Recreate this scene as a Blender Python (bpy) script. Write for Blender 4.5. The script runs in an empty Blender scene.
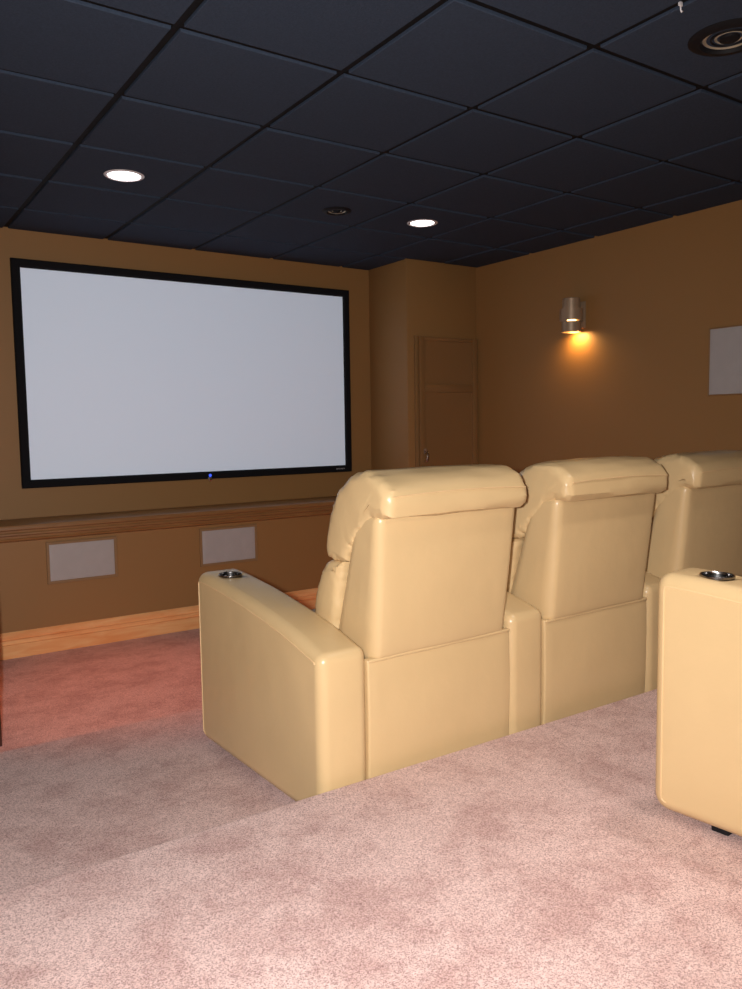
import bpy, bmesh, math, random
from mathutils import Vector, Matrix, noise

random.seed(7)
C = bpy.context.scene.collection
PI = math.pi

# ------------------------------------------------------------------ camera
ZC = 1.367                       # camera height above the front floor
cam_d = bpy.data.cameras.new('camera'); cam = bpy.data.objects.new('camera', cam_d); C.objects.link(cam)
RGT = Vector((0.8278077, -0.56081816, -0.01474423))
UPV = Vector((0.06037403, 0.06292596, 0.99619039))
FWD = Vector((0.55775387, 0.82554425, -0.08594945))
cam.matrix_world = Matrix(((RGT.x, UPV.x, -FWD.x, 0), (RGT.y, UPV.y, -FWD.y, 0), (RGT.z, UPV.z, -FWD.z, ZC), (0, 0, 0, 1)))
cam_d.sensor_fit = 'HORIZONTAL'; cam_d.sensor_width = 36.0; cam_d.lens = 36.0 * 798.8 / 742.0
cam_d.clip_start = 0.05
bpy.context.scene.camera = cam

# ------------------------------------------------------------------ exposure, world
S = bpy.context.scene
S.view_settings.view_transform = 'Standard'; S.view_settings.look = 'None'
S.view_settings.gamma = 1.0; S.view_settings.use_curve_mapping = False
S.view_settings.exposure = 0.0
w = bpy.data.worlds.new('world'); S.world = w; w.use_nodes = True
w.node_tree.nodes['Background'].inputs[0].default_value = (0.02, 0.02, 0.022, 1)
w.node_tree.nodes['Background'].inputs[1].default_value = 0.0

# camera flash, beside the lens (camera turned to portrait)
fl = bpy.data.lights.new('camera_flash', 'SPOT'); flo = bpy.data.objects.new('camera_flash', fl); C.objects.link(flo)
fl.energy = 312; fl.color = (1.0, 0.98, 0.96); fl.shadow_soft_size = 0.025; fl.spot_size = math.radians(125); fl.spot_blend = 1.0
fdir = (FWD - RGT * 0.10 - UPV * 0.06).normalized()
flo.location = Vector((0, 0, ZC)) - RGT * 0.09 + UPV * 0.03
flo.rotation_euler = fdir.to_track_quat('-Z', 'Y').to_euler()
# unseen soft fill light, added high at the rear to lift chair sides
al = bpy.data.lights.new('rear_fill_light', 'AREA'); alo = bpy.data.objects.new('rear_fill_light', al); C.objects.link(alo)
al.shape = 'RECTANGLE'; al.size = 2.4; al.size_y = 1.4; al.energy = 30; al.color = (1.0, 0.78, 0.60)
alo.location = (0.75, -0.5, 2.55); alo.rotation_euler = (math.radians(20), 0, 0)
# bare spots added out of view to brighten the rear floor, no fixtures
for k, (lx, ly) in enumerate(((0.68, 0.36), (1.90, 0.36), (2.30, 1.22))):
    rl_ = bpy.data.lights.new('rear_floor_fill', 'SPOT'); ro_ = bpy.data.objects.new('rear_floor_fill', rl_); C.objects.link(ro_)
    rl_.energy = (58, 36, 48)[k]; rl_.color = (1.0, 0.88, 0.80); rl_.shadow_soft_size = 0.07; rl_.spot_size = math.radians(84); rl_.spot_blend = 0.7
    ro_.location = (lx, ly, 2.60)
# ceiling projector behind the camera: a blank grey-blue picture thrown on the screen only
pj = bpy.data.lights.new('projector_beam', 'SPOT'); pjo = bpy.data.objects.new('projector_beam', pj); C.objects.link(pjo)
PJ = Vector((2.236, -1.0, 2.42)); pjo.location = PJ; pjo.rotation_euler = (PI / 2, 0, 0)
pj.energy = 370; pj.color = (0.70, 0.87, 1.0); pj.shadow_soft_size = 0.01; pj.spot_size = math.radians(50); pj.spot_blend = 0.0
pj.use_nodes = True
nt = pj.node_tree; em = nt.nodes['Emission']; tc = nt.nodes.new('ShaderNodeTexCoord'); sp = nt.nodes.new('ShaderNodeSeparateXYZ')
nt.links.new(tc.outputs['Normal'], sp.inputs[0])
def mth(op, a, b):
    n = nt.nodes.new('ShaderNodeMath'); n.operation = op
    for i, q in enumerate((a, b)):
        if isinstance(q, (int, float)): n.inputs[i].default_value = q
        else: nt.links.new(q, n.inputs[i])
    return n.outputs[0]
dist = 5.43 - PJ.y
ux = mth('DIVIDE', sp.outputs['X'], mth('MAXIMUM', mth('ABSOLUTE', sp.outputs['Z'], 0), 1e-4)); uz = mth('DIVIDE', sp.outputs['Y'], mth('MAXIMUM', mth('ABSOLUTE', sp.outputs['Z'], 0), 1e-4))
zc = ZC + 0.3508
inx = mth('LESS_THAN', mth('ABSOLUTE', mth('ADD', ux, 0.0), 0), 1.190 / dist)
inz = mth('LESS_THAN', mth('ABSOLUTE', mth('SUBTRACT', uz, (zc - PJ.z) / dist), 0), 0.668 / dist)
nt.links.new(mth('MULTIPLY', inx, inz), em.inputs['Strength'])

# ------------------------------------------------------------------ materials
def mat(name):
    m = bpy.data.materials.new(name); m.use_nodes = True
    nt = m.node_tree; b = nt.nodes['Principled BSDF']
    return m, nt, b

def simple(name, col, rough=0.5, metal=0.0, spec=0.5, bump=None, emit=None, var=0.0, vscale=6.0):
    m, nt, b = mat(name)
    b.inputs['Base Color'].default_value = (*col, 1); b.inputs['Roughness'].default_value = rough
    b.inputs['Metallic'].default_value = metal; b.inputs['Specular IOR Level'].default_value = spec
    if emit:
        b.inputs['Emission Color'].default_value = (*emit[0], 1); b.inputs['Emission Strength'].default_value = emit[1]
    tc = nt.nodes.new('ShaderNodeTexCoord')
    if var:
        n = nt.nodes.new('ShaderNodeTexNoise'); n.inputs['Scale'].default_value = vscale; n.inputs['Detail'].default_value = 5
        nt.links.new(tc.outputs['Object'], n.inputs['Vector'])
        mx = nt.nodes.new('ShaderNodeMixRGB'); mx.inputs[1].default_value = (*[c * (1 - var) for c in col], 1)
        mx.inputs[2].default_value = (*[min(1, c * (1 + var)) for c in col], 1)
        nt.links.new(n.outputs['Fac'], mx.inputs[0]); nt.links.new(mx.outputs[0], b.inputs['Base Color'])
    if bump:
        n = nt.nodes.new('ShaderNodeTexNoise'); n.inputs['Scale'].default_value = bump[0]; n.inputs['Detail'].default_value = 4
        nt.links.new(tc.outputs['Object'], n.inputs['Vector'])
        bp = nt.nodes.new('ShaderNodeBump'); bp.inputs['Strength'].default_value = bump[1]; bp.inputs['Distance'].default_value = bump[2]
        nt.links.new(n.outputs['Fac'], bp.inputs['Height']); nt.links.new(bp.outputs[0], b.inputs['Normal'])
    return m

def leather(name, col):
    m, nt, b = mat(name)
    tc = nt.nodes.new('ShaderNodeTexCoord')
    n = nt.nodes.new('ShaderNodeTexNoise'); n.inputs['Scale'].default_value = 3.5; n.inputs['Detail'].default_value = 4
    nt.links.new(tc.outputs['Object'], n.inputs['Vector'])
    mx = nt.nodes.new('ShaderNodeMixRGB'); mx.inputs[1].default_value = (*[c * 0.93 for c in col], 1); mx.inputs[2].default_value = (*[c * 1.05 for c in col], 1)
    nt.links.new(n.outputs['Fac'], mx.inputs[0]); nt.links.new(mx.outputs[0], b.inputs['Base Color'])
    b.inputs['Roughness'].default_value = 0.31; b.inputs['Specular IOR Level'].default_value = 0.5
    v = nt.nodes.new('ShaderNodeTexVoronoi'); v.inputs['Scale'].default_value = 420
    nt.links.new(tc.outputs['Object'], v.inputs['Vector'])
    n2 = nt.nodes.new('ShaderNodeTexNoise'); n2.inputs['Scale'].default_value = 9; n2.inputs['Detail'].default_value = 3
    nt.links.new(tc.outputs['Object'], n2.inputs['Vector'])
    b1 = nt.nodes.new('ShaderNodeBump'); b1.inputs['Strength'].default_value = 0.10; b1.inputs['Distance'].default_value = 0.001
    b2 = nt.nodes.new('ShaderNodeBump'); b2.inputs['Strength'].default_value = 0.16; b2.inputs['Distance'].default_value = 0.02
    nt.links.new(v.outputs['Distance'], b1.inputs['Height']); nt.links.new(n2.outputs['Fac'], b2.inputs['Height'])
    nt.links.new(b2.outputs[0], b1.inputs['Normal']); nt.links.new(b1.outputs[0], b.inputs['Normal'])
    return m

def carpet(name, ca, cb, cc):
    m, nt, b = mat(name)
    g = nt.nodes.new('ShaderNodeNewGeometry')
    v = nt.nodes.new('ShaderNodeTexVoronoi'); v.inputs['Scale'].default_value = 400      # single tufts
    n1 = nt.nodes.new('ShaderNodeTexNoise'); n1.inputs['Scale'].default_value = 170; n1.inputs['Detail'].default_value = 4; n1.inputs['Roughness'].default_value = 0.75
    n2 = nt.nodes.new('ShaderNodeTexNoise'); n2.inputs['Scale'].default_value = 4.6; n2.inputs['Detail'].default_value = 9; n2.inputs['Roughness'].default_value = 0.76
    for n in (v, n1, n2): nt.links.new(g.outputs['Position'], n.inputs['Vector'])
    sp = nt.nodes.new('ShaderNodeSeparateColor'); nt.links.new(v.outputs['Color'], sp.inputs[0])
    r1 = nt.nodes.new('ShaderNodeValToRGB'); r1.color_ramp.elements[0].position = 0.0; r1.color_ramp.elements[1].position = 0.55
    r1.color_ramp.elements[0].color = (*ca, 1); r1.color_ramp.elements[1].color = (*cb, 1)
    ad = nt.nodes.new('ShaderNodeMath'); ad.operation = 'MULTIPLY_ADD'; ad.inputs[1].default_value = 0.62; nt.links.new(sp.outputs[0], ad.inputs[0])
    sb = nt.nodes.new('ShaderNodeMath'); sb.operation = 'MULTIPLY_ADD'; sb.inputs[1].default_value = 1.1; sb.inputs[2].default_value = -0.48; nt.links.new(n1.outputs['Fac'], sb.inputs[0])
    nt.links.new(sb.outputs[0], ad.inputs[2]); nt.links.new(ad.outputs[0], r1.inputs[0])
    r2 = nt.nodes.new('ShaderNodeValToRGB'); r2.color_ramp.elements[0].position = 0.40; r2.color_ramp.elements[1].position = 0.55
    r2.color_ramp.elements[0].color = (*cc, 1); r2.color_ramp.elements[1].color = (1, 1, 1, 1)
    nt.links.new(n2.outputs['Fac'], r2.inputs[0])
    mx = nt.nodes.new('ShaderNodeMixRGB'); mx.blend_type = 'MULTIPLY'; mx.inputs[0].default_value = 1.0
    nt.links.new(r1.outputs[0], mx.inputs[1]); nt.links.new(r2.outputs[0], mx.inputs[2])
    nt.links.new(mx.outputs[0], b.inputs['Base Color'])
    b.inputs['Roughness'].default_value = 1.0; b.inputs['Specular IOR Level'].default_value = 0.1
    b.inputs['Sheen Weight'].default_value = 0.15
    bp = nt.nodes.new('ShaderNodeBump'); bp.inputs['Strength'].default_value = 0.5; bp.inputs['Distance'].default_value = 0.004
    nt.links.new(ad.outputs[0], bp.inputs['Height']); nt.links.new(bp.outputs[0], b.inputs['Normal'])
    return m

def wood(name, ca, cb, axis='X', rough=0.35, scale=7.0):
    m, nt, b = mat(name)
    tc = nt.nodes.new('ShaderNodeTexCoord'); mp = nt.nodes.new('ShaderNodeMapping')
    sc = [scale * 2.5] * 3; sc['XYZ'.index(axis)] = scale * 0.35; mp.inputs['Scale'].default_value = sc
    nt.links.new(tc.outputs['Object'], mp.inputs['Vector'])
    n = nt.nodes.new('ShaderNodeTexNoise'); n.inputs['Scale'].default_value = 2.2; n.inputs['Detail'].default_value = 7; n.inputs['Distortion'].default_value = 0.8
    nt.links.new(mp.outputs[0], n.inputs['Vector'])
    r = nt.nodes.new('ShaderNodeValToRGB'); r.color_ramp.elements[0].position = 0.3; r.color_ramp.elements[1].position = 0.7
    r.color_ramp.elements[0].color = (*ca, 1); r.color_ramp.elements[1].color = (*cb, 1)
    nt.links.new(n.outputs['Fac'], r.inputs[0]); nt.links.new(r.outputs[0], b.inputs['Base Color'])
    b.inputs['Roughness'].default_value = rough
    return m

WALLC = (0.335, 0.174, 0.058)
M_wall = simple('wall_paint', WALLC, 0.55, bump=(240, 0.12, 0.001), var=0.03, vscale=2.0)
M_trimpaint = simple('trim_paint', (0.29, 0.160, 0.062), 0.38)
M_door = simple('door_paint', (0.27, 0.140, 0.052), 0.36)
M_tile = simple('ceiling_tile_black', (0.042, 0.058, 0.090), 0.9, spec=0.12, bump=(160, 0.5, 0.002), var=0.25, vscale=120)
M_tbar = simple('grid_black', (0.005, 0.005, 0.006), 0.75, spec=0.2)
M_carpet = carpet('carpet_mauve', (0.335, 0.205, 0.198), (0.825, 0.61, 0.58), (0.78, 0.70, 0.69))
M_leather = leather('tan_leather', (0.67, 0.485, 0.255))
M_seam = simple('leather_piping', (0.74, 0.52, 0.28), 0.4)
M_base = wood('baseboard_wood', (0.90, 0.38, 0.135), (1.0, 0.60, 0.27), 'X', 0.32, 5.0)
M_ledge = wood('ledge_wood', (0.27, 0.125, 0.042), (0.34, 0.17, 0.06), 'X', 0.4, 4.0)
M_darkwood = wood('dark_wood', (0.05, 0.02, 0.014), (0.08, 0.03, 0.02), 'Z', 0.45)
M_screen = simple('screen_vinyl', (0.84, 0.89, 0.99), 0.75, spec=0.2)
M_velvet = simple('black_velvet', (0.008, 0.008, 0.010), 0.85, spec=0.2)
M_grille = simple('grille_cloth', (0.47, 0.44, 0.43), 0.6, bump=(30, 0.35, 0.004), var=0.08, vscale=14)
M_grille_frame = simple('grille_frame_paint', (0.31, 0.185, 0.085), 0.45)
M_white = simple('white_trim', (0.8, 0.78, 0.8), 0.3)
M_black = simple('black_plastic', (0.010, 0.010, 0.012), 0.6, spec=0.2)
M_dark = simple('dark_void', (0.004, 0.004, 0.004), 0.8)
M_chrome = simple('chrome', (0.75, 0.75, 0.78), 0.18, metal=1.0)
M_cup = simple('cup_holder_steel', (0.30, 0.29, 0.29), 0.22, metal=1.0)
M_gold = simple('bronze_reflector', (0.50, 0.44, 0.33), 0.3, metal=0.3)
M_bronze = simple('bronze_metal', (0.42, 0.30, 0.20), 0.42, metal=0.35)
M_lens = simple('downlight_glow', (1, 1, 1), 0.5, emit=((1.0, 0.93, 0.90), 6.0))
M_bulb = simple('sconce_glow', (1, 1, 1), 0.5, emit=((1.0, 0.60, 0.20), 5.0))
M_blue = simple('blue_indicator', (0.02, 0.04, 0.4), 0.4, emit=((0.05, 0.12, 1.0), 1.2))
M_grey = simple('logo_grey', (0.35, 0.35, 0.37), 0.5)

# ------------------------------------------------------------------ helpers
def finish(bm, smooth=35):
    bmesh.ops.recalc_face_normals(bm, faces=bm.faces)
    if smooth is not None:
        for f in bm.faces: f.smooth = True
        lim = math.radians(smooth)
        for e in bm.edges:
            if len(e.link_faces) == 2: e.smooth = e.calc_face_angle(0) < lim

def obj(name, bm, m, parent=None, smooth=35):
    finish(bm, smooth)
    me = bpy.data.meshes.new(name); bm.to_mesh(me); bm.free()
    me.materials.append(m)
    o = bpy.data.objects.new(name, me); C.objects.link(o)
    if parent: o.parent = parent
    return o

def struct(name, bm, m, parent=None, smooth=35):
    o = obj(name, bm, m, parent, smooth)
    if parent is None: o['kind'] = 'structure'
    return o

def thing(name, label, cat, loc=(0, 0, 0), rot=(0, 0, 0), group=None):
    o = bpy.data.objects.new(name, None); C.objects.link(o)
    o.empty_display_size = 0.1; o.location = loc; o.rotation_euler = rot
    o['label'] = label; o['category'] = cat
    if group: o['group'] = group
    return o

def box(bm, x0, x1, y0, y1, z0, z1, bev=0.0, seg=2):
    r = bmesh.ops.create_cube(bm, size=1.0)
    vs = r['verts']
    for v in vs:
        v.co = Vector((x0 + (v.co.x + .5) * (x1 - x0), y0 + (v.co.y + .5) * (y1 - y0), z0 + (v.co.z + .5) * (z1 - z0)))
    if bev:
        es = list({e for v in vs for e in v.link_edges})
        bmesh.ops.bevel(bm, geom=es, offset=bev, segments=seg, affect='EDGES', profile=0.5)
    return bm

def B(*a, **k):
    return box(bmesh.new(), *a, **k)

def rbox(bm, cx, cy, cz, sx, sy, sz, r, n=10, warp=None, nr=3):
    """soft box: rounded corners, dense grid so it can be warped like upholstery"""
    h = Vector((sx / 2, sy / 2, sz / 2)); r = min(r, h.x, h.y, h.z)
    def axis(hh):
        inner = hh - r; pts = []
        for i in range(nr): pts.append(-inner - r * math.cos(PI / 2 * i / nr) )
        for i in range(n + 1): pts.append(-inner + 2 * inner * i / n)
        for i in range(1, nr + 1): pts.append(inner + r * math.sin(PI / 2 * i / nr))
        return pts
    ax = [axis(h.x), axis(h.y), axis(h.z)]
    cache = {}
    def vert(i, j, k):
        key = (i, j, k)
        if key in cache: return cache[key]
        p = Vector((ax[0][i], ax[1][j], ax[2][k]))
        q = Vector([max(-(h[a] - r), min(h[a] - r, p[a])) for a in range(3)])
        d = p - q
        if d.length > 1e-9:
            # project shell points on the rounded surface
            t = [d[a] / r for a in range(3)]
            mx = max(abs(x) for x in t)
            d = d.normalized() * r * mx
        p = q + d
        if warp: p = Vector(warp(p.copy(), h))
        v = bm.verts.new(p + Vector((cx, cy, cz))); cache[key] = v
        return v
    N = [len(a) - 1 for a in ax]
    def quad(a, b, c, d):
        try: bm.faces.new((a, b, c, d))
        except ValueError: pass
    for i in range(N[0]):
        for j in range(N[1]):
            for k in (0, N[2]): quad(vert(i, j, k), vert(i + 1, j, k), vert(i + 1, j + 1, k), vert(i, j + 1, k))
    for i in range(N[0]):
        for k in range(N[2]):
            for j in (0, N[1]): quad(vert(i, j, k), vert(i + 1, j, k), vert(i + 1, j, k + 1), vert(i, j, k + 1))
    for j in range(N[1]):
        for k in range(N[2]):
            for i in (0, N[0]): quad(vert(i, j, k), vert(i, j + 1, k), vert(i, j + 1, k + 1), vert(i, j, k + 1))
    return bm

def spline(pts, n=6):
    """Catmull-Rom through an open list of 2-D points"""
    out = []
    P = [pts[0]] + list(pts) + [pts[-1]]
    for i in range(1, len(P) - 2):
        p0, p1, p2, p3 = P[i - 1], P[i], P[i + 1], P[i + 2]
        for s in range(n):
            t = s / n
            out.append(tuple(0.5 * ((2 * p1[a]) + (-p0[a] + p2[a]) * t + (2 * p0[a] - 5 * p1[a] + 4 * p2[a] - p3[a]) * t * t + (-p0[a] + 3 * p1[a] - 3 * p2[a] + p3[a]) * t ** 3) for a in range(2)))
    out.append(tuple(pts[-1]))
    return out

def inset_poly(poly, d):
    n = len(poly); out = []
    for i in range(n):
        a = Vector(poly[i - 1]); b = Vector(poly[i]); c = Vector(poly[(i + 1) % n])
        e1 = (b - a).normalized(); e2 = (c - b).normalized()
        n1 = Vector((-e1.y, e1.x)); n2 = Vector((-e2.y, e2.x))
        m = (n1 + n2); m = m.normalized() if m.length > 1e-6 else n1
        k = max(0.5, m.dot(n1))
        out.append(b + m * (d / k))
    return out

def clamp_inset(poly, d):
    """inset of a convex polygon that never folds over at tight corners"""
    out = inset_poly(poly, d); n = len(poly); ed = []
    for i in range(n):
        a = Vector(poly[i - 1]); b = Vector(poly[i]); e = (b - a).normalized(); ed.append((a, Vector((-e.y, e.x))))
    for _ in range(12):
        for i in range(n):
            for a, nn in ed:
                k = (out[i] - a).dot(nn)
                if k < d - 1e-6: out[i] = out[i] + nn * (d - k)
    return out

def loft(bm, poly, x0, x1, r, seg=5, convex=True, crease=0.0, seed=0.0, mid=0):
    """outline in (y,z) extruded along x with rounded rims; crease puckers the rims like stitched leather"""
    area = sum(poly[i - 1][0] * poly[i][1] - poly[i][0] * poly[i - 1][1] for i in range(len(poly)))
    if area < 0: poly = poly[::-1]
    layers = [(x0 + r - r * math.cos(PI / 2 * q / seg), r - r * math.sin(PI / 2 * q / seg), math.sin(PI * min(1, q / seg))) for q in range(seg + 1)]
    for q in range(1, mid + 1): layers.append((x0 + r + (x1 - x0 - 2 * r) * q / (mid + 1), 0, 0))
    layers += [(x1 - r + r * math.cos(PI / 2 * (1 - q / seg)), r - r * math.sin(PI / 2 * (1 - q / seg)), math.sin(PI * min(1, q / seg))) for q in range(seg + 1)]
    rings = []
    for x, ins, cw in layers:
        pp = clamp_inset(poly, ins) if convex else inset_poly(poly, ins)
        if crease:
            nrm = [(b_ - a_) for a_, b_ in zip(pp, inset_poly(poly, ins + .01))]
            w = crease * (0.35 + 0.65 * math.exp(-min(x - x0, x1 - x) / .05))
            pp = [p + (q / .01) * w * (noise.noise(Vector((p.x * 60 + seed, p.y * 60, x * 5))) + .6 * noise.noise(Vector((p.x * 20, p.y * 20 + seed, x * 9)))) for p, q in zip(pp, nrm)]
        rings.append([bm.verts.new((x, p[0], p[1])) for p in pp])
    n = len(poly)
    for a, b in zip(rings, rings[1:]):
        for i in range(n): bm.faces.new((a[i - 1], a[i], b[i], b[i - 1]))
    if convex:
        bm.faces.new(rings[0][::-1]); bm.faces.new(rings[-1])
    else:                                                  # outline made of an outer and an inner chain of equal length
        h = n // 2
        for ring, dx in ((rings[0], -.005), (rings[-1], .005)):
            A = ring[:h]; Bc = ring[h:][::-1]
            Mv = []
            for k in range(h):
                c = (A[k].co + Bc[k].co) / 2; c.x += dx * math.sin(PI * (k + .5) / h) ** .5
                Mv.append(bm.verts.new(c))
            for k in range(h - 1):
                bm.faces.new((A[k], A[k + 1], Mv[k + 1], Mv[k])); bm.faces.new((Mv[k], Mv[k + 1], Bc[k + 1], Bc[k]))
            bm.faces.new((A[0], Mv[0], Bc[0])); bm.faces.new((A[-1], Bc[-1], Mv[-1]))
    return bm

def tube(bm, pts, r, n=8, closed=False):
    pts = [Vector(p) for p in pts]; rings = []
    up = Vector((0.13, 0.27, 0.95))
    for i, p in enumerate(pts):
        a = pts[i - 1] if (i > 0 or closed) else p; b = pts[(i + 1) % len(pts)] if (i < len(pts) - 1 or closed) else p
        t = (b - a).normalized(); u = t.cross(up)
        if u.length < 1e-4: u = t.cross(Vector((1, 0, 0)))
        u.normalize(); v = t.cross(u).normalized()
        rings.append([bm.verts.new(p + u * r * math.cos(2 * PI * k / n) + v * r * math.sin(2 * PI * k / n)) for k in range(n)])
    rr = list(zip(rings, rings[1:])) + ([(rings[-1], rings[0])] if closed else [])
    for a, b in rr:
        for k in range(n): bm.faces.new((a[k - 1], a[k], b[k], b[k - 1]))
    if not closed: bm.faces.new(rings[0]); bm.faces.new(rings[-1][::-1])
    return bm

def lathe(bm, prof, n=40, a0=0.0, a1=2 * PI, M=None):
    """profile of (r, z); closed turn unless a0..a1 is partial"""
    full = abs((a1 - a0) - 2 * PI) < 1e-6
    cols = n if full else n + 1
    rings = []
    for k in range(cols):
        a = a0 + (a1 - a0) * k / n
        ring = []
        for r, z in prof:
            p = Vector((r * math.cos(a), r * math.sin(a), z))
            ring.append(bm.verts.new(M @ p if M else p))
        rings.append(ring)
    for k in range(n):
        a, b = rings[k], rings[(k + 1) % cols]
        for i in range(len(prof) - 1): bm.faces.new((a[i], b[i], b[i + 1], a[i + 1]))
    bmesh.ops.remove_doubles(bm, verts=bm.verts, dist=1e-6)
    return bm

def prism_x(bm, prof, x0, x1):
    a = [bm.verts.new((x0, y, z)) for y, z in prof]; b = [bm.verts.new((x1, y, z)) for y, z in prof]
    n = len(prof)
    for i in range(n): bm.faces.new((a[i - 1], a[i], b[i], b[i - 1]))
    bm.faces.new(a[::-1]); bm.faces.new(b)
    return bm

# ------------------------------------------------------------------ room shell
XL, XR = -0.35, 4.38
YB, YF = -1.7, 5.444             # back wall, screen wall
YLOW = 5.14                      # face of the thicker lower part of the screen wall
CZ = ZC + 1.256                  # ceiling
Z1 = ZC - 1.236                  # middle floor
Z2 = ZC - 1.090                  # rear floor
Y1, Y2 = 3.30, 2.005             # the two step edges
ZL = ZC - 0.557                  # top of the ledge

struct('floor', B(XL, XR, Y1 - 0.1, YF, -0.1, 0.0), M_carpet)
def riser(name, y0, y1, ztop, zb):
    r = 0.018; prof = [(y0, zb), (y0, ztop)]
    for i in range(7):
        a = PI / 2 * (1 - i / 6); prof.append((y1 - r + r * math.cos(a), ztop - r + r * math.sin(a)))
    prof.append((y1, zb))
    return struct(name, prism_x(bmesh.new(), prof, XL, XR), M_carpet)
riser('floor_middle', Y2 - 0.1, Y1, Z1, -0.1)
riser('floor_rear', YB, Y2, Z2, -0.1)

struct('wall_front', B(XL - .1, XR + .1, YF, YF + .1, -0.1, CZ + .15), M_wall)
struct('wall_right', B(XR, XR + .1, YB - .1, YF, -0.1, CZ + .15), M_wall)
struct('wall_left', B(XL - .1, XL, YB - .1, YF, -0.1, CZ + .15), M_wall)
struct('wall_back', B(XL, XR, YB - .1, YB, -0.1, CZ + .15), M_wall)
XCOL = 3.682; YCOL = 4.93
struct('wall_column', B(XCOL, XR, YCOL, YF, 0, CZ, bev=0.011), M_wall)
struct('wall_front_lower', B(XL, XCOL, YLOW, YF, 0, ZL - 0.02), M_wall)
struct('trim_left', B(0.40, 0.545, 3.70, 3.80, 0, CZ, bev=0.004), M_darkwood)

# ledge: deep top board with a stepped moulding under its nose
prof = [(YF, ZL - .002), (YF, ZL), (5.085, ZL), (5.076, ZL - .004), (5.072, ZL - .012), (5.072, ZL - .028), (5.080, ZL - .034),
        (5.092, ZL - .036), (5.092, ZL - .046), (5.084, ZL - .052), (5.082, ZL - .062), (5.090, ZL - .068), (5.108, ZL - .071),
        (5.108, ZL - .082), (5.102, ZL - .088), (5.104, ZL - .096), (5.122, ZL - .104), (YLOW, ZL - .108), (YLOW, ZL - .02), (YF, ZL - .02)]
struct('trim_ledge', prism_x(bmesh.new(), prof, XL, XCOL), M_ledge, smooth=30)

def base_prof(y, s=1):
    h = 0.158
    pts = [(0, 0), (.018, 0), (.018, .082), (.006, .084), (.006, .094), (.018, .097), (.018, .110), (.006, .112), (.006, .122), (.015, .125), (.014, .141), (.008, .152), (.003, h), (0, h)]
    return [(y - p[0] * s, p[1]) for p in pts]
struct('baseboard_front', prism_x(bmesh.new(), base_prof(YLOW), XL, XCOL), M_base, smooth=25)
bm = prism_x(bmesh.new(), base_prof(0), 0, YCOL - Y1)
o = struct('baseboard_right', bm, M_base, smooth=25); o.rotation_euler = (0, 0, -PI / 2); o.location = (XR, YCOL, 0)
bm = prism_x(bmesh.new(), base_prof(0), 0, Y2 - YB)
o = struct('baseboard_right_rear', bm, M_base, smooth=25); o.rotation_euler = (0, 0, -PI / 2); o.location = (XR, Y2, Z2)

# ceiling: black slab, exposed grid and lowered-edge tiles
struct('ceiling', B(XL, XR, YB, YF, CZ + .012, CZ + .12), M_tbar)
GX, GY, GT = 0.9814, 2.4951, 0.6096
gb = bmesh.new(); tb = bmesh.new()
xs = [GX + GT * i for i in range(-4, 8)]; ys = [GY + GT * j for j in range(-8, 7)]
for x in xs:
    if XL < x < XR: box(gb, x - .012, x + .012, YB, YF, CZ, CZ + .03)
for y in ys:
    if YB < y < YF: box(gb, XL, XR, y - .012, y + .012, CZ + .0004, CZ + .03)
for i in range(len(xs) - 1):
    for j in range(len(ys) - 1):
        x0, x1, y0, y1 = max(xs[i] + .0155, XL), min(xs[i + 1] - .0155, XR), max(ys[j] + .0155, YB), min(ys[j + 1] - .0155, YF)
        if x1 - x0 > .03 and y1 - y0 > .03:
            dz = random.uniform(-.0012, .0012)
            lo = CZ - .0085 + dz; ring = []
            for q, zz in ((0, CZ + .011), (0, lo + .0025), (.0025, lo)):
                ring.append([tb.verts.new(p) for p in ((x0 + q, y0 + q, zz), (x1 - q, y0 + q, zz), (x1 - q, y1 - q, zz), (x0 + q, y1 - q, zz))])
            for a_, b_ in zip(ring, ring[1:]):
                for q in range(4): tb.faces.new((a_[q - 1], a_[q], b_[q], b_[q - 1]))
            tb.faces.new(ring[0]); tb.faces.new(ring[-1][::-1])
struct('ceiling_grid', gb, M_tbar); struct('ceiling_tiles', tb, M_tile, smooth=10)
TZ = CZ - .0085                                            # underside of the tiles

# ------------------------------------------------------------------ door in the column
dx0, dx1, dtop = 3.775, 4.362, ZC + 0.676
dy = YCOL - 0.002
bm = bmesh.new()
sw = 0.05
zr0, zr1 = ZC + .252, ZC + .313                            # rail between the two panels
f0 = dy - .034
box(bm, dx0, dx0 + sw, f0, dy, .02, dtop, bev=.003); box(bm, dx1 - sw, dx1, f0, dy, .02, dtop, bev=.003)
box(bm, dx0 + sw, dx1 - sw, f0, dy, dtop - .03, dtop, bev=.003); box(bm, dx0 + sw, dx1 - sw, f0, dy, zr0, zr1, bev=.003)
box(bm, dx0 + sw, dx1 - sw, f0, dy, .02, .16, bev=.003)
box(bm, dx0 + sw, dx1 - sw, dy - .018, dy, zr1, dtop - .03); box(bm, dx0 + sw, dx1 - sw, dy - .018, dy, .16, zr0)
door = struct('door_1', bm, M_door)
bm = bmesh.new()
hx = dx0 + .045; hz = ZC - .245
tube(bm, [(hx, f0 + .001, hz + .04), (hx, f0 - .026, hz + .036), (hx, f0 - .034, hz + .015), (hx - .003, f0 - .034, hz - .015), (hx - .006, f0 - .026, hz - .036), (hx - .006, f0 + .001, hz - .04)], .009, 10)
box(bm, hx - .012, hx + .012, f0 - .004, f0 + .001, hz + .022, hz + .062, bev=.002)
struct('door_handle', bm, M_chrome, door)
bm = bmesh.new()
box(bm, dx0 - .03, dx0 - .003, YCOL - .022, YCOL - .001, 0, dtop + .004, bev=.003)
struct('trim_1', bm, M_trimpaint)

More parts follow.
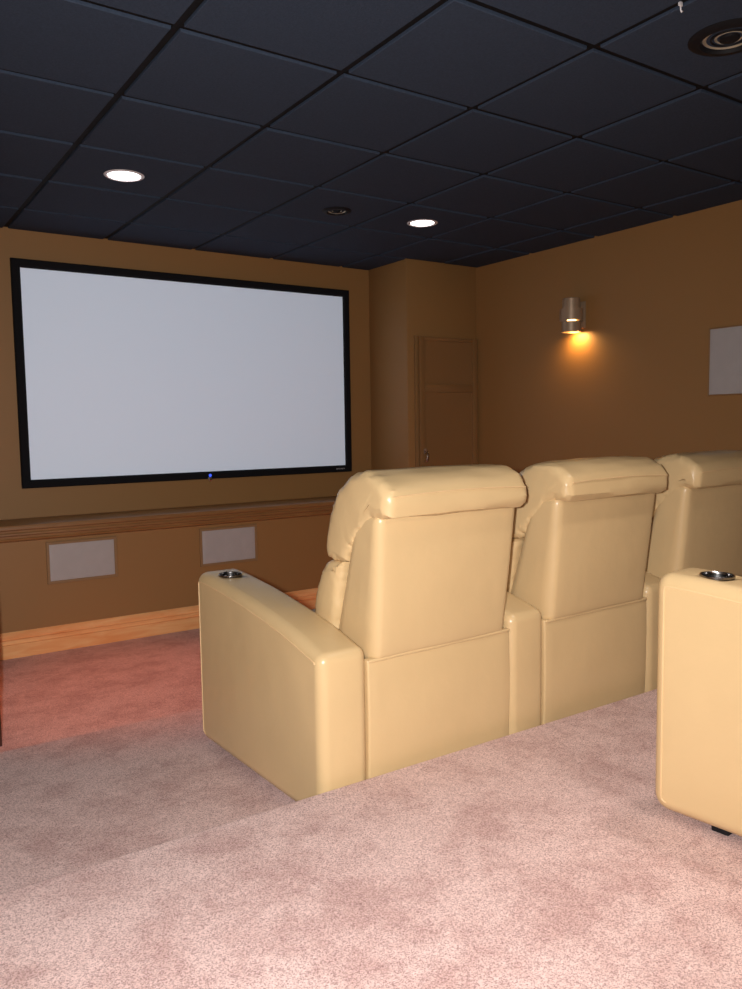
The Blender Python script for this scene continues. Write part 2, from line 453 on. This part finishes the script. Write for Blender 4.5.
# ------------------------------------------------------------------ projection screen
scx0, scx1, scz0, scz1 = 0.9967, 3.4762, ZC - .3659, ZC + 1.0675
t = thing('projection_screen', 'wide blank white projection screen in a black frame on the brown wall', 'screen', ((scx0 + scx1) / 2, YF, scz0))
fw = .053; W = (scx1 - scx0) / 2; H = scz1 - scz0
prof = [(0, -.002), (0, -.03), (.006, -.036), (fw - .012, -.036), (fw, -.026), (fw, -.014)]
bm = bmesh.new()
loops = []
for u, y in prof + [(fw, -.002)]:
    loops.append([bm.verts.new(p) for p in ((-W + u, y, u), (W - u, y, u), (W - u, y, H - u), (-W + u, y, H - u))])
for a, b in zip(loops, loops[1:] + loops[:1]):
    for i in range(4): bm.faces.new((a[i - 1], a[i], b[i], b[i - 1]))
obj('frame', bm, M_velvet, t, smooth=20)
obj('screen_surface', B(-W + fw - .002, W - fw + .002, -.016, -.004, fw - .002, H - fw + .002), M_screen, t)
bm = bmesh.new()                                           # small grey marking at the frame's lower right corner
for i, wd in enumerate((.010, .008, .007, .009, .007, .008)):
    x = W - .15 + i * .0135
    box(bm, x, x + wd, -.0372, -.0355, .022 + (i % 2) * .002, .032)
obj('frame_marking', bm, M_grey, t)
sx = 2.255 - (scx0 + scx1) / 2
sen = obj('sensor', B(sx - .012, sx + .012, -.046, -.0355, -.016, .012, bev=.003), M_chrome, t)
obj('indicator_light', lathe(bmesh.new(), [(0, .004), (.009, .003), (.011, 0)], 16, M=Matrix.Translation((sx + .004, -.036, .026)) @ Matrix.Rotation(PI / 2, 4, 'X')), M_blue, t)

# ------------------------------------------------------------------ in-wall speakers
def speaker(label, w, h, loc, rot, fw=.016, fm=None, group=None):
    t = thing('wall_speaker', label, 'speaker', loc, rot, group)
    bm = bmesh.new(); loops = []
    for u, y in ((0, .001), (0, -.010), (.003, -.013), (fw - .003, -.013), (fw, -.009), (fw, .001)):
        loops.append([bm.verts.new(p) for p in ((-w / 2 + u, y, -h / 2 + u), (w / 2 - u, y, -h / 2 + u), (w / 2 - u, y, h / 2 - u), (-w / 2 + u, y, h / 2 - u))])
    for a, b in zip(loops, loops[1:] + loops[:1]):
        for i in range(4): bm.faces.new((a[i - 1], a[i], b[i], b[i - 1]))
    obj('frame', bm, fm or M_grille_frame, t, smooth=20)
    def warp(p, hh):
        k = (1 - (p.x / hh.x) ** 2) * (1 - (p.z / hh.z) ** 2)
        return (p.x, p.y -   .0045 * k * noise.noise(Vector((p.x * 14, p.z * 14, 3))) - .001 * k, p.z)
    obj('grille', rbox(bmesh.new(), 0, -.004, 0, w - 2 * fw + .002, .01, h - 2 * fw + .002, .002, 16, warp, 1), M_grille, t)
    return t
yk = YLOW / YF
speaker('pale grey wall speaker grille below the ledge, further from the recliners', .430, .262, (1.351 * yk, YLOW, ZC - .862 * yk), (0, 0, 0), fw=.018)
speaker('pale grey wall speaker grille below the ledge, nearer the front left recliner arm', .430, .262, (2.402 * yk, YLOW, ZC - .864 * yk), (0, 0, 0), fw=.018)
speaker('pale grey wall speaker grille on the right wall past the sconce', .40, .40, (XR, 2.655, ZC + .346), (0, 0, PI / 2 * -1), fw=.008, fm=M_trimpaint)

# ------------------------------------------------------------------ wall sconce
sy, sz0 = 3.853, ZC + .622
t = thing('wall_sconce', 'bronze cylinder wall sconce glowing down the right wall', 'wall lamp', (XR, sy, sz0))
R = .066; cxs = -.088
def cyl_tube(r0, r1, za, zb, n=36, a0=0.0, a1=2 * PI):
    return lathe(bmesh.new(), [(r0, za), (r1, za), (r1, zb), (r0, zb), (r0, za)], n, a0, a1, Matrix.Translation((cxs, 0, 0)))
def cap_arc(bm):
    bmesh.ops.holes_fill(bm, edges=[e for e in bm.edges if len(e.link_faces) == 1], sides=0); return bm
obj('back_plate', B(-.014, 0, -.055, .055, .03, .21, bev=.004), M_bronze, t)
obj('mounting_arm', B(cxs + R - .004, -.012, -.02, .02, .09, .15, bev=.003), M_bronze, t)
obj('lower_shade', cyl_tube(R - .004, R, .0, .070), M_bronze, t)
obj('middle_band', cyl_tube(R + .002, R + .012, .080, .158), M_bronze, t)
obj('band_strap', cap_arc(cyl_tube(R - .004, R + .011, .069, .081, 20, PI * .86, PI * 1.10)), M_bronze, t)
obj('band_strap', cap_arc(cyl_tube(R - .004, R + .011, .069, .081, 20, PI * 1.50, PI * 1.95)), M_bronze, t)
bm = lathe(bmesh.new(), [(R - .010, .15), (R - .006, .15), (R - .006, .226), (R - .010, .230), (0, .230)], 36, M=Matrix.Translation((cxs, 0, 0)))
obj('upper_shade', bm, M_bronze, t)
bm = lathe(bmesh.new(), [(0, .012), (.030, .014), (.042, .022), (.044, .035), (.03, .10), (0, .11)], 28, M=Matrix.Translation((cxs, 0, 0)))
bulb = obj('bulb', bm, M_bulb, t)
sl = bpy.data.lights.new('sconce_light', 'SPOT'); slo = bpy.data.objects.new('sconce_light', sl); C.objects.link(slo)
sl.energy = 6; sl.color = (1.0, 0.55, 0.16); sl.shadow_soft_size = .02; sl.spot_size = math.radians(165); sl.spot_blend = .9
slo.parent = t; slo.location = (cxs + .02, 0, -.002); slo.rotation_euler = (0, math.radians(-38), 0)

# ------------------------------------------------------------------ recessed downlights
def downlight(x, y, label, power):
    t = thing('recessed_downlight', label, 'ceiling light', (x, y, TZ), group='lit recessed downlights')
    obj('trim_ring', lathe(bmesh.new(), [(.079, .004), (.079, -.001), (.081, -.004), (.091, -.004), (.097, 0), (.097, .004)], 48), M_white, t)
    obj('lens', lathe(bmesh.new(), [(0, -.004), (.060, -.003), (.0795, .000), (.0795, .004), (0, .004)], 40), M_lens, t)
    l = bpy.data.lights.new('downlight_beam', 'SPOT'); lo = bpy.data.objects.new('downlight_beam', l); C.objects.link(lo)
    l.energy = power; l.color = (1.0, 0.21, 0.05); l.shadow_soft_size = .05; l.spot_size = math.radians(56); l.spot_blend = 0.75
    lo.parent = t; lo.location = (0, 0, -.012)
    return t
gx = lambda i: GX + GT * (i + .5)
gy = lambda j: GY + GT * (j + .5)
downlight(gx(0), gy(2) + .02, 'lit white recessed ceiling light above the left part of the screen', 118)
downlight(gx(3) + .015, gy(2), 'lit white recessed ceiling light in front of the column with the door', 118)
def dark_can(x, y, r, label):
    t = thing('ceiling_speaker', label, 'ceiling fixture', (x, y, TZ), group='unlit dark round ceiling fixtures')
    obj('trim_ring', lathe(bmesh.new(), [(r * .66, .03), (r * .66, .0), (r * .72, -.012), (r * .9, -.010), (r, -.002), (r, .003)], 48), M_black, t)
    obj('reflector', lathe(bmesh.new(), [(r * .655, .001), (r * .60, -.004), (r * .53, .002), (r * .47, .006)], 44), M_gold, t)
    obj('inner_ring', lathe(bmesh.new(), [(r * .48, .008), (r * .46, -.004), (r * .42, -.006), (r * .40, .008)], 44), M_black, t)
    obj('inner_reflector', lathe(bmesh.new(), [(r * .405, .004), (r * .33, -.003), (r * .25, .004)], 40), M_gold, t)
    obj('core', lathe(bmesh.new(), [(r * .65, .009), (r * .26, .006), (r * .24, -.008), (r * .12, -.013), (0, -.014)], 40), M_black, t)
    return t
dark_can(gx(2) + .012, gy(-2) + .012, .128, 'large dark round ceiling fixture with bronze rings near the camera')
dark_can(gx(2) + .02, gy(2) + .03, .085, 'small dark round ceiling fixture between the two lit downlights')
t = thing('ceiling_clip', 'tiny white clip hanging from the black ceiling grid', 'clip', (GX + 2 * GT, 1.555, CZ))
bm = bmesh.new(); box(bm, -.008, .008, -.003, .003, -.012, .001, bev=.001); tube(bm, [(0, 0, -.01), (.002, 0, -.022), (.006, 0, -.028), (.010, 0, -.024)], .002, 6)
obj('clip_body', bm, M_white, t)

# ------------------------------------------------------------------ recliners
AW, SW, AD = .180, .626, .900     # arm width, seat width, arm depth
ARM_TOP = [(.056, .561), (.187, .593), (.355, .624), (.546, .651), (.70, .667), (.80, .675), (.845, .677)]
def fillet(p, c, q, r, n=7):
    """arc that rounds the corner c between the sides towards p and q"""
    p, c, q = Vector(p), Vector(c), Vector(q)
    u = (p - c).normalized(); v = (q - c).normalized(); half = u.angle(v) / 2
    t = r / math.tan(half); o = c + (u + v).normalized() * (r / math.sin(half))
    a = c + u * t - o; b_ = c + v * t - o
    w_ = a.angle(b_)
    return [tuple(o + (a * math.sin((1 - k / n) * w_) + b_ * math.sin(k / n * w_)) / math.sin(w_)) for k in range(n + 1)]
def arm_poly():
    top = spline(ARM_TOP, 4)
    e0 = (0.0, .547); e1 = (AD, .678)
    return (fillet((0, .2), e0, ARM_TOP[0], .038) + top + fillet(ARM_TOP[-1], e1, (AD, .3), .038) + [(AD, .45), (AD, .25)]
            + fillet((AD, .3), (AD, .019), (.5, .019), .046) + [(.6, .019), (.4, .019), (.2, .019)] + fillet((.3, .019), (0, .019), (0, .3), .038) + [(0, .2), (0, .38)])
def make_arm(name, x0, parent, outer):
    bm = loft(bmesh.new(), arm_poly(), x0, x0 + AW, .036, 7)
    for v in bm.verts:                                     # padded crown along the top
        u = (v.co.x - x0) / AW
        if v.co.z > .5 and v.co.y > .03: v.co.z += .006 * (1 - (2 * u - 1) ** 2) * min(1, (v.co.y - .03) / .1)
    o = obj(name, bm, M_leather, parent, smooth=40)
    cx, cyy = x0 + AW * .5 - .006, .765
    zt = .680
    cut = bmesh.new(); bmesh.ops.create_cone(cut, cap_ends=True, segments=36, radius1=.043, radius2=.043, depth=.16, matrix=Matrix.Translation((cx, cyy, zt)))
    cme = bpy.data.meshes.new('cut'); cut.to_mesh(cme); cut.free(); co = bpy.data.objects.new('cut', cme); C.objects.link(co); co.parent = parent
    md = o.modifiers.new('b', 'BOOLEAN'); md.operation = 'DIFFERENCE'; md.object = co; md.solver = 'EXACT'
    bpy.context.view_layer.update()
    dg = bpy.context.evaluated_depsgraph_get()
    me = bpy.data.meshes.new_from_object(o.evaluated_get(dg))
    o.modifiers.clear(); o.data = me; bpy.data.objects.remove(co); bpy.data.meshes.remove(cme)
    T = Matrix.Translation((cx, cyy, zt)) @ Matrix.Rotation(math.radians(1.0), 4, 'X')
    ch = obj('cup_holder', lathe(bmesh.new(), [(.0400, -.004), (.0405, .0015), (.0425, .003), (.0445, .002), (.0445, -.003), (.0415, -.006), (.0395, -.055), (0, -.058)], 40, M=T), M_cup, o)
    if outer:                                              # seam along the outside edge of the arm
        poly = arm_poly(); area = sum(poly[i - 1][0] * poly[i][1] - poly[i][0] * poly[i - 1][1] for i in range(len(poly)))
        ip = clamp_inset(poly if area > 0 else poly[::-1], .030)
        if area < 0: ip = ip[::-1]
        nt_ = len(spline(ARM_TOP, 4)) + 20
        pts = [(x0 + .0004, p.x, p.y) for p in ip[1:nt_ + 6]]
        obj('piping', tube(bmesh.new(), pts, .0026, 6), M_seam, o)
    return o

def wrinkle(p, amp, fx, fy, fz, seed=0.0):
    return amp * noise.noise(Vector((p.x * fx + seed, p.y * fy, p.z * fz)))

def make_recliner(name, label, x, y, z, left_arm=True, rz=0.0, group=None, seed=0.0, foot_in=.095):
    """local x: 0 = left side of the seat, y: 0 = rear face, z: 0 = floor"""
    t = thing(name, label, 'recliner', (x, y, z), (0, 0, rz), group)
    if left_arm: make_arm('left_arm', -AW - .001, t, True)
    make_arm('right_arm', SW + .001, t, False)
    # lower rear panel with a folded top hem
    def wp(p, h):
        return (p.x, p.y - .003 * math.sin((p.z / h.z) * 2.2 + 1.0) + wrinkle(p, .002, 5, 1, 5, seed), p.z)
    obj('rear_panel', rbox(bmesh.new(), SW / 2, .022, .262, SW - .001, .030, .482, .007, 14, wp), M_leather, t)
    obj('panel_hem', rbox(bmesh.new(), SW / 2, .014, .500, SW - .008, .026, .012, .005, 10, lambda p, h: (p.x, p.y, p.z + wrinkle(p, .002, 9, 1, 1, seed))), M_leather, t)
    # tilted rear shell of the back
    def ysh(zz): return -.048 * (zz - .50) / .46             # rear plane, leaning backwards with height
    def wshell(p, h):
        zz = .725 + p.z; k = (p.z / h.z + 1) / 2
        thick = .25 * (1 - k) + .13 * k
        f = (p.y / h.y + 1) / 2                              # 0 rear .. 1 front
        px = p.x * (.972 + .03 * k)
        bulge = -.006 * (1 - (p.x / h.x) ** 2) * (1 - (p.z / h.z) ** 2)
        yy = ysh(zz) + f * thick + (bulge if f < .4 else 0) + wrinkle(p, .0022, 5, 3, 6, seed + 3)
        return (px, yy, p.z)
    br = obj('backrest', rbox(bmesh.new(), SW / 2, 0, .725, SW - .020, .15, .49, .034, 16, wshell, 6), M_leather, t)
    # front cushions: lumbar and head, each a puffy pillow wrapped round the side
    def band(outer, inner, n=44):
        def resample(pts):
            pts = spline(pts, 8); L = [0.0]
            for p, q in zip(pts, pts[1:]): L.append(L[-1] + math.hypot(q[0] - p[0], q[1] - p[1]))
            out = []; j = 0
            for k in range(n):
                d = L[-1] * k / (n - 1)
                while j < len(L) - 2 and L[j + 1] < d: j += 1
                t_ = (d - L[j]) / max(1e-9, L[j + 1] - L[j]); out.append((pts[j][0] + (pts[j + 1][0] - pts[j][0]) * t_, pts[j][1] + (pts[j + 1][1] - pts[j][1]) * t_))
            return out
        return resample(outer) + resample(inner)[::-1]
    lum = band([(.175, .790), (.225, .792), (.258, .782), (.288, .755), (.318, .70), (.342, .62), (.352, .52), (.345, .45), (.31, .43)],
               [(.168, .780), (.170, .765), (.178, .72), (.188, .66), (.20, .60), (.215, .52), (.225, .46), (.24, .438), (.29, .428)])
    obj('lumbar_cushion', loft(bmesh.new(), lum, .004, SW - .004, .034, 6, convex=False, crease=.007, seed=seed + 3, mid=24), M_leather, br)
    hd = band([(-.060, .951), (-.082, .953), (-.093, .968), (-.097, 1.000), (-.093, 1.028), (-.078, 1.053), (-.046, 1.076), (-.006, 1.090), (.040, 1.094), (.090, 1.086), (.138, 1.064), (.184, 1.024),
               (.223, .966), (.250, .902), (.262, .850), (.258, .814), (.240, .793), (.215, .788)],
              [(-.052, .951), (-.035, .950), (-.010, .944), (.020, .922), (.055, .890), (.095, .850), (.127, .815), (.145, .797), (.165, .789), (.205, .787)])
    bm = loft(bmesh.new(), hd, .004, SW - .004, .036, 7, convex=False, crease=.0105, seed=seed + 9, mid=36)
    for v in bm.verts:
        u = 2 * v.co.x / SW - 1
        if v.co.z > 1.02: v.co.z += .008 * (1 - u * u) - .003
        if v.co.y > .1: v.co.y += .015 * (1 - u * u)
    hc = obj('head_cushion', bm, M_leather, br)
    pts = [(SW / 2 + s_ * (SW / 2 - .030), -.0978 - .0015 * noise.noise(Vector((s_ * 6, seed, 0))), 1.024 + .008 * (1 - s_ * s_) - .003) for s_ in [i / 14 - 1 for i in range(29)]]
    obj('piping', tube(bmesh.new(), pts, .0022, 6), M_seam, hc)
    # seat and footrest (the side turned to the screen)
    def wseat(p, h):
        k = (1 - (p.x / h.x) ** 2) * (1 - (p.y / h.y) ** 2)
        return (p.x, p.y, p.z + (.03 * k if p.z > 0 else 0) + wrinkle(p, .004, 6, 6, 2, seed))
    obj('seat_cushion', rbox(bmesh.new(), SW / 2, .535, .40, SW - .008, .56, .16, .05, 12, wseat, 4), M_leather, t)
    def wfoot(p, h): return (p.x, p.y + (.012 * (1 - (p.x / h.x) ** 2) if p.y > 0 else 0), p.z)
    obj('footrest', rbox(bmesh.new(), SW / 2, .80, .215, SW - .010, .075, .36, .03, 12, wfoot, 4), M_leather, t)
    obj('base_frame', B(.06, SW - .06, .05, .75, .03, .31), M_black, t)
    for fx in (-AW + foot_in if left_arm else .06, SW + AW - .095):
        for fy in (.07, .72):
            bm = bmesh.new(); box(bm, fx - .022, fx + .022, fy - .024, fy + .024, 0, .026, bev=.004)
            obj('foot', bm, M_black, t)
    return t

RX = 1.168 + AW + .006; PITCH = AW + SW + .003; RY = 2.030; RZ = math.radians(1.7)
G = 'tan leather theater recliners'
make_recliner('theater_recliner', 'leftmost tan leather theater recliner of the front row, whole left arm in view', RX, RY, Z1, True, rz=RZ, group=G, seed=0.0)
make_recliner('theater_recliner', 'tan leather theater recliner in the middle of the front row, seen from behind', RX + PITCH * math.cos(RZ), RY + PITCH * math.sin(RZ), Z1, False, rz=RZ, group=G, seed=21.3)
make_recliner('theater_recliner', 'tan leather theater recliner of the front row, backrest cut off by the photo edge', RX + 2 * PITCH * math.cos(RZ), RY + 2 * PITCH * math.sin(RZ), Z1, False, rz=RZ, group=G, seed=47.7)
RZ2 = math.radians(7.0)
make_recliner('theater_recliner', 'tan leather theater recliner on the rear platform, only its broad left arm showing', 1.832 + AW + AD * math.sin(RZ2), 1.375 - AD, Z2, True, rz=RZ2, group=G, seed=63.1, foot_in=.056)
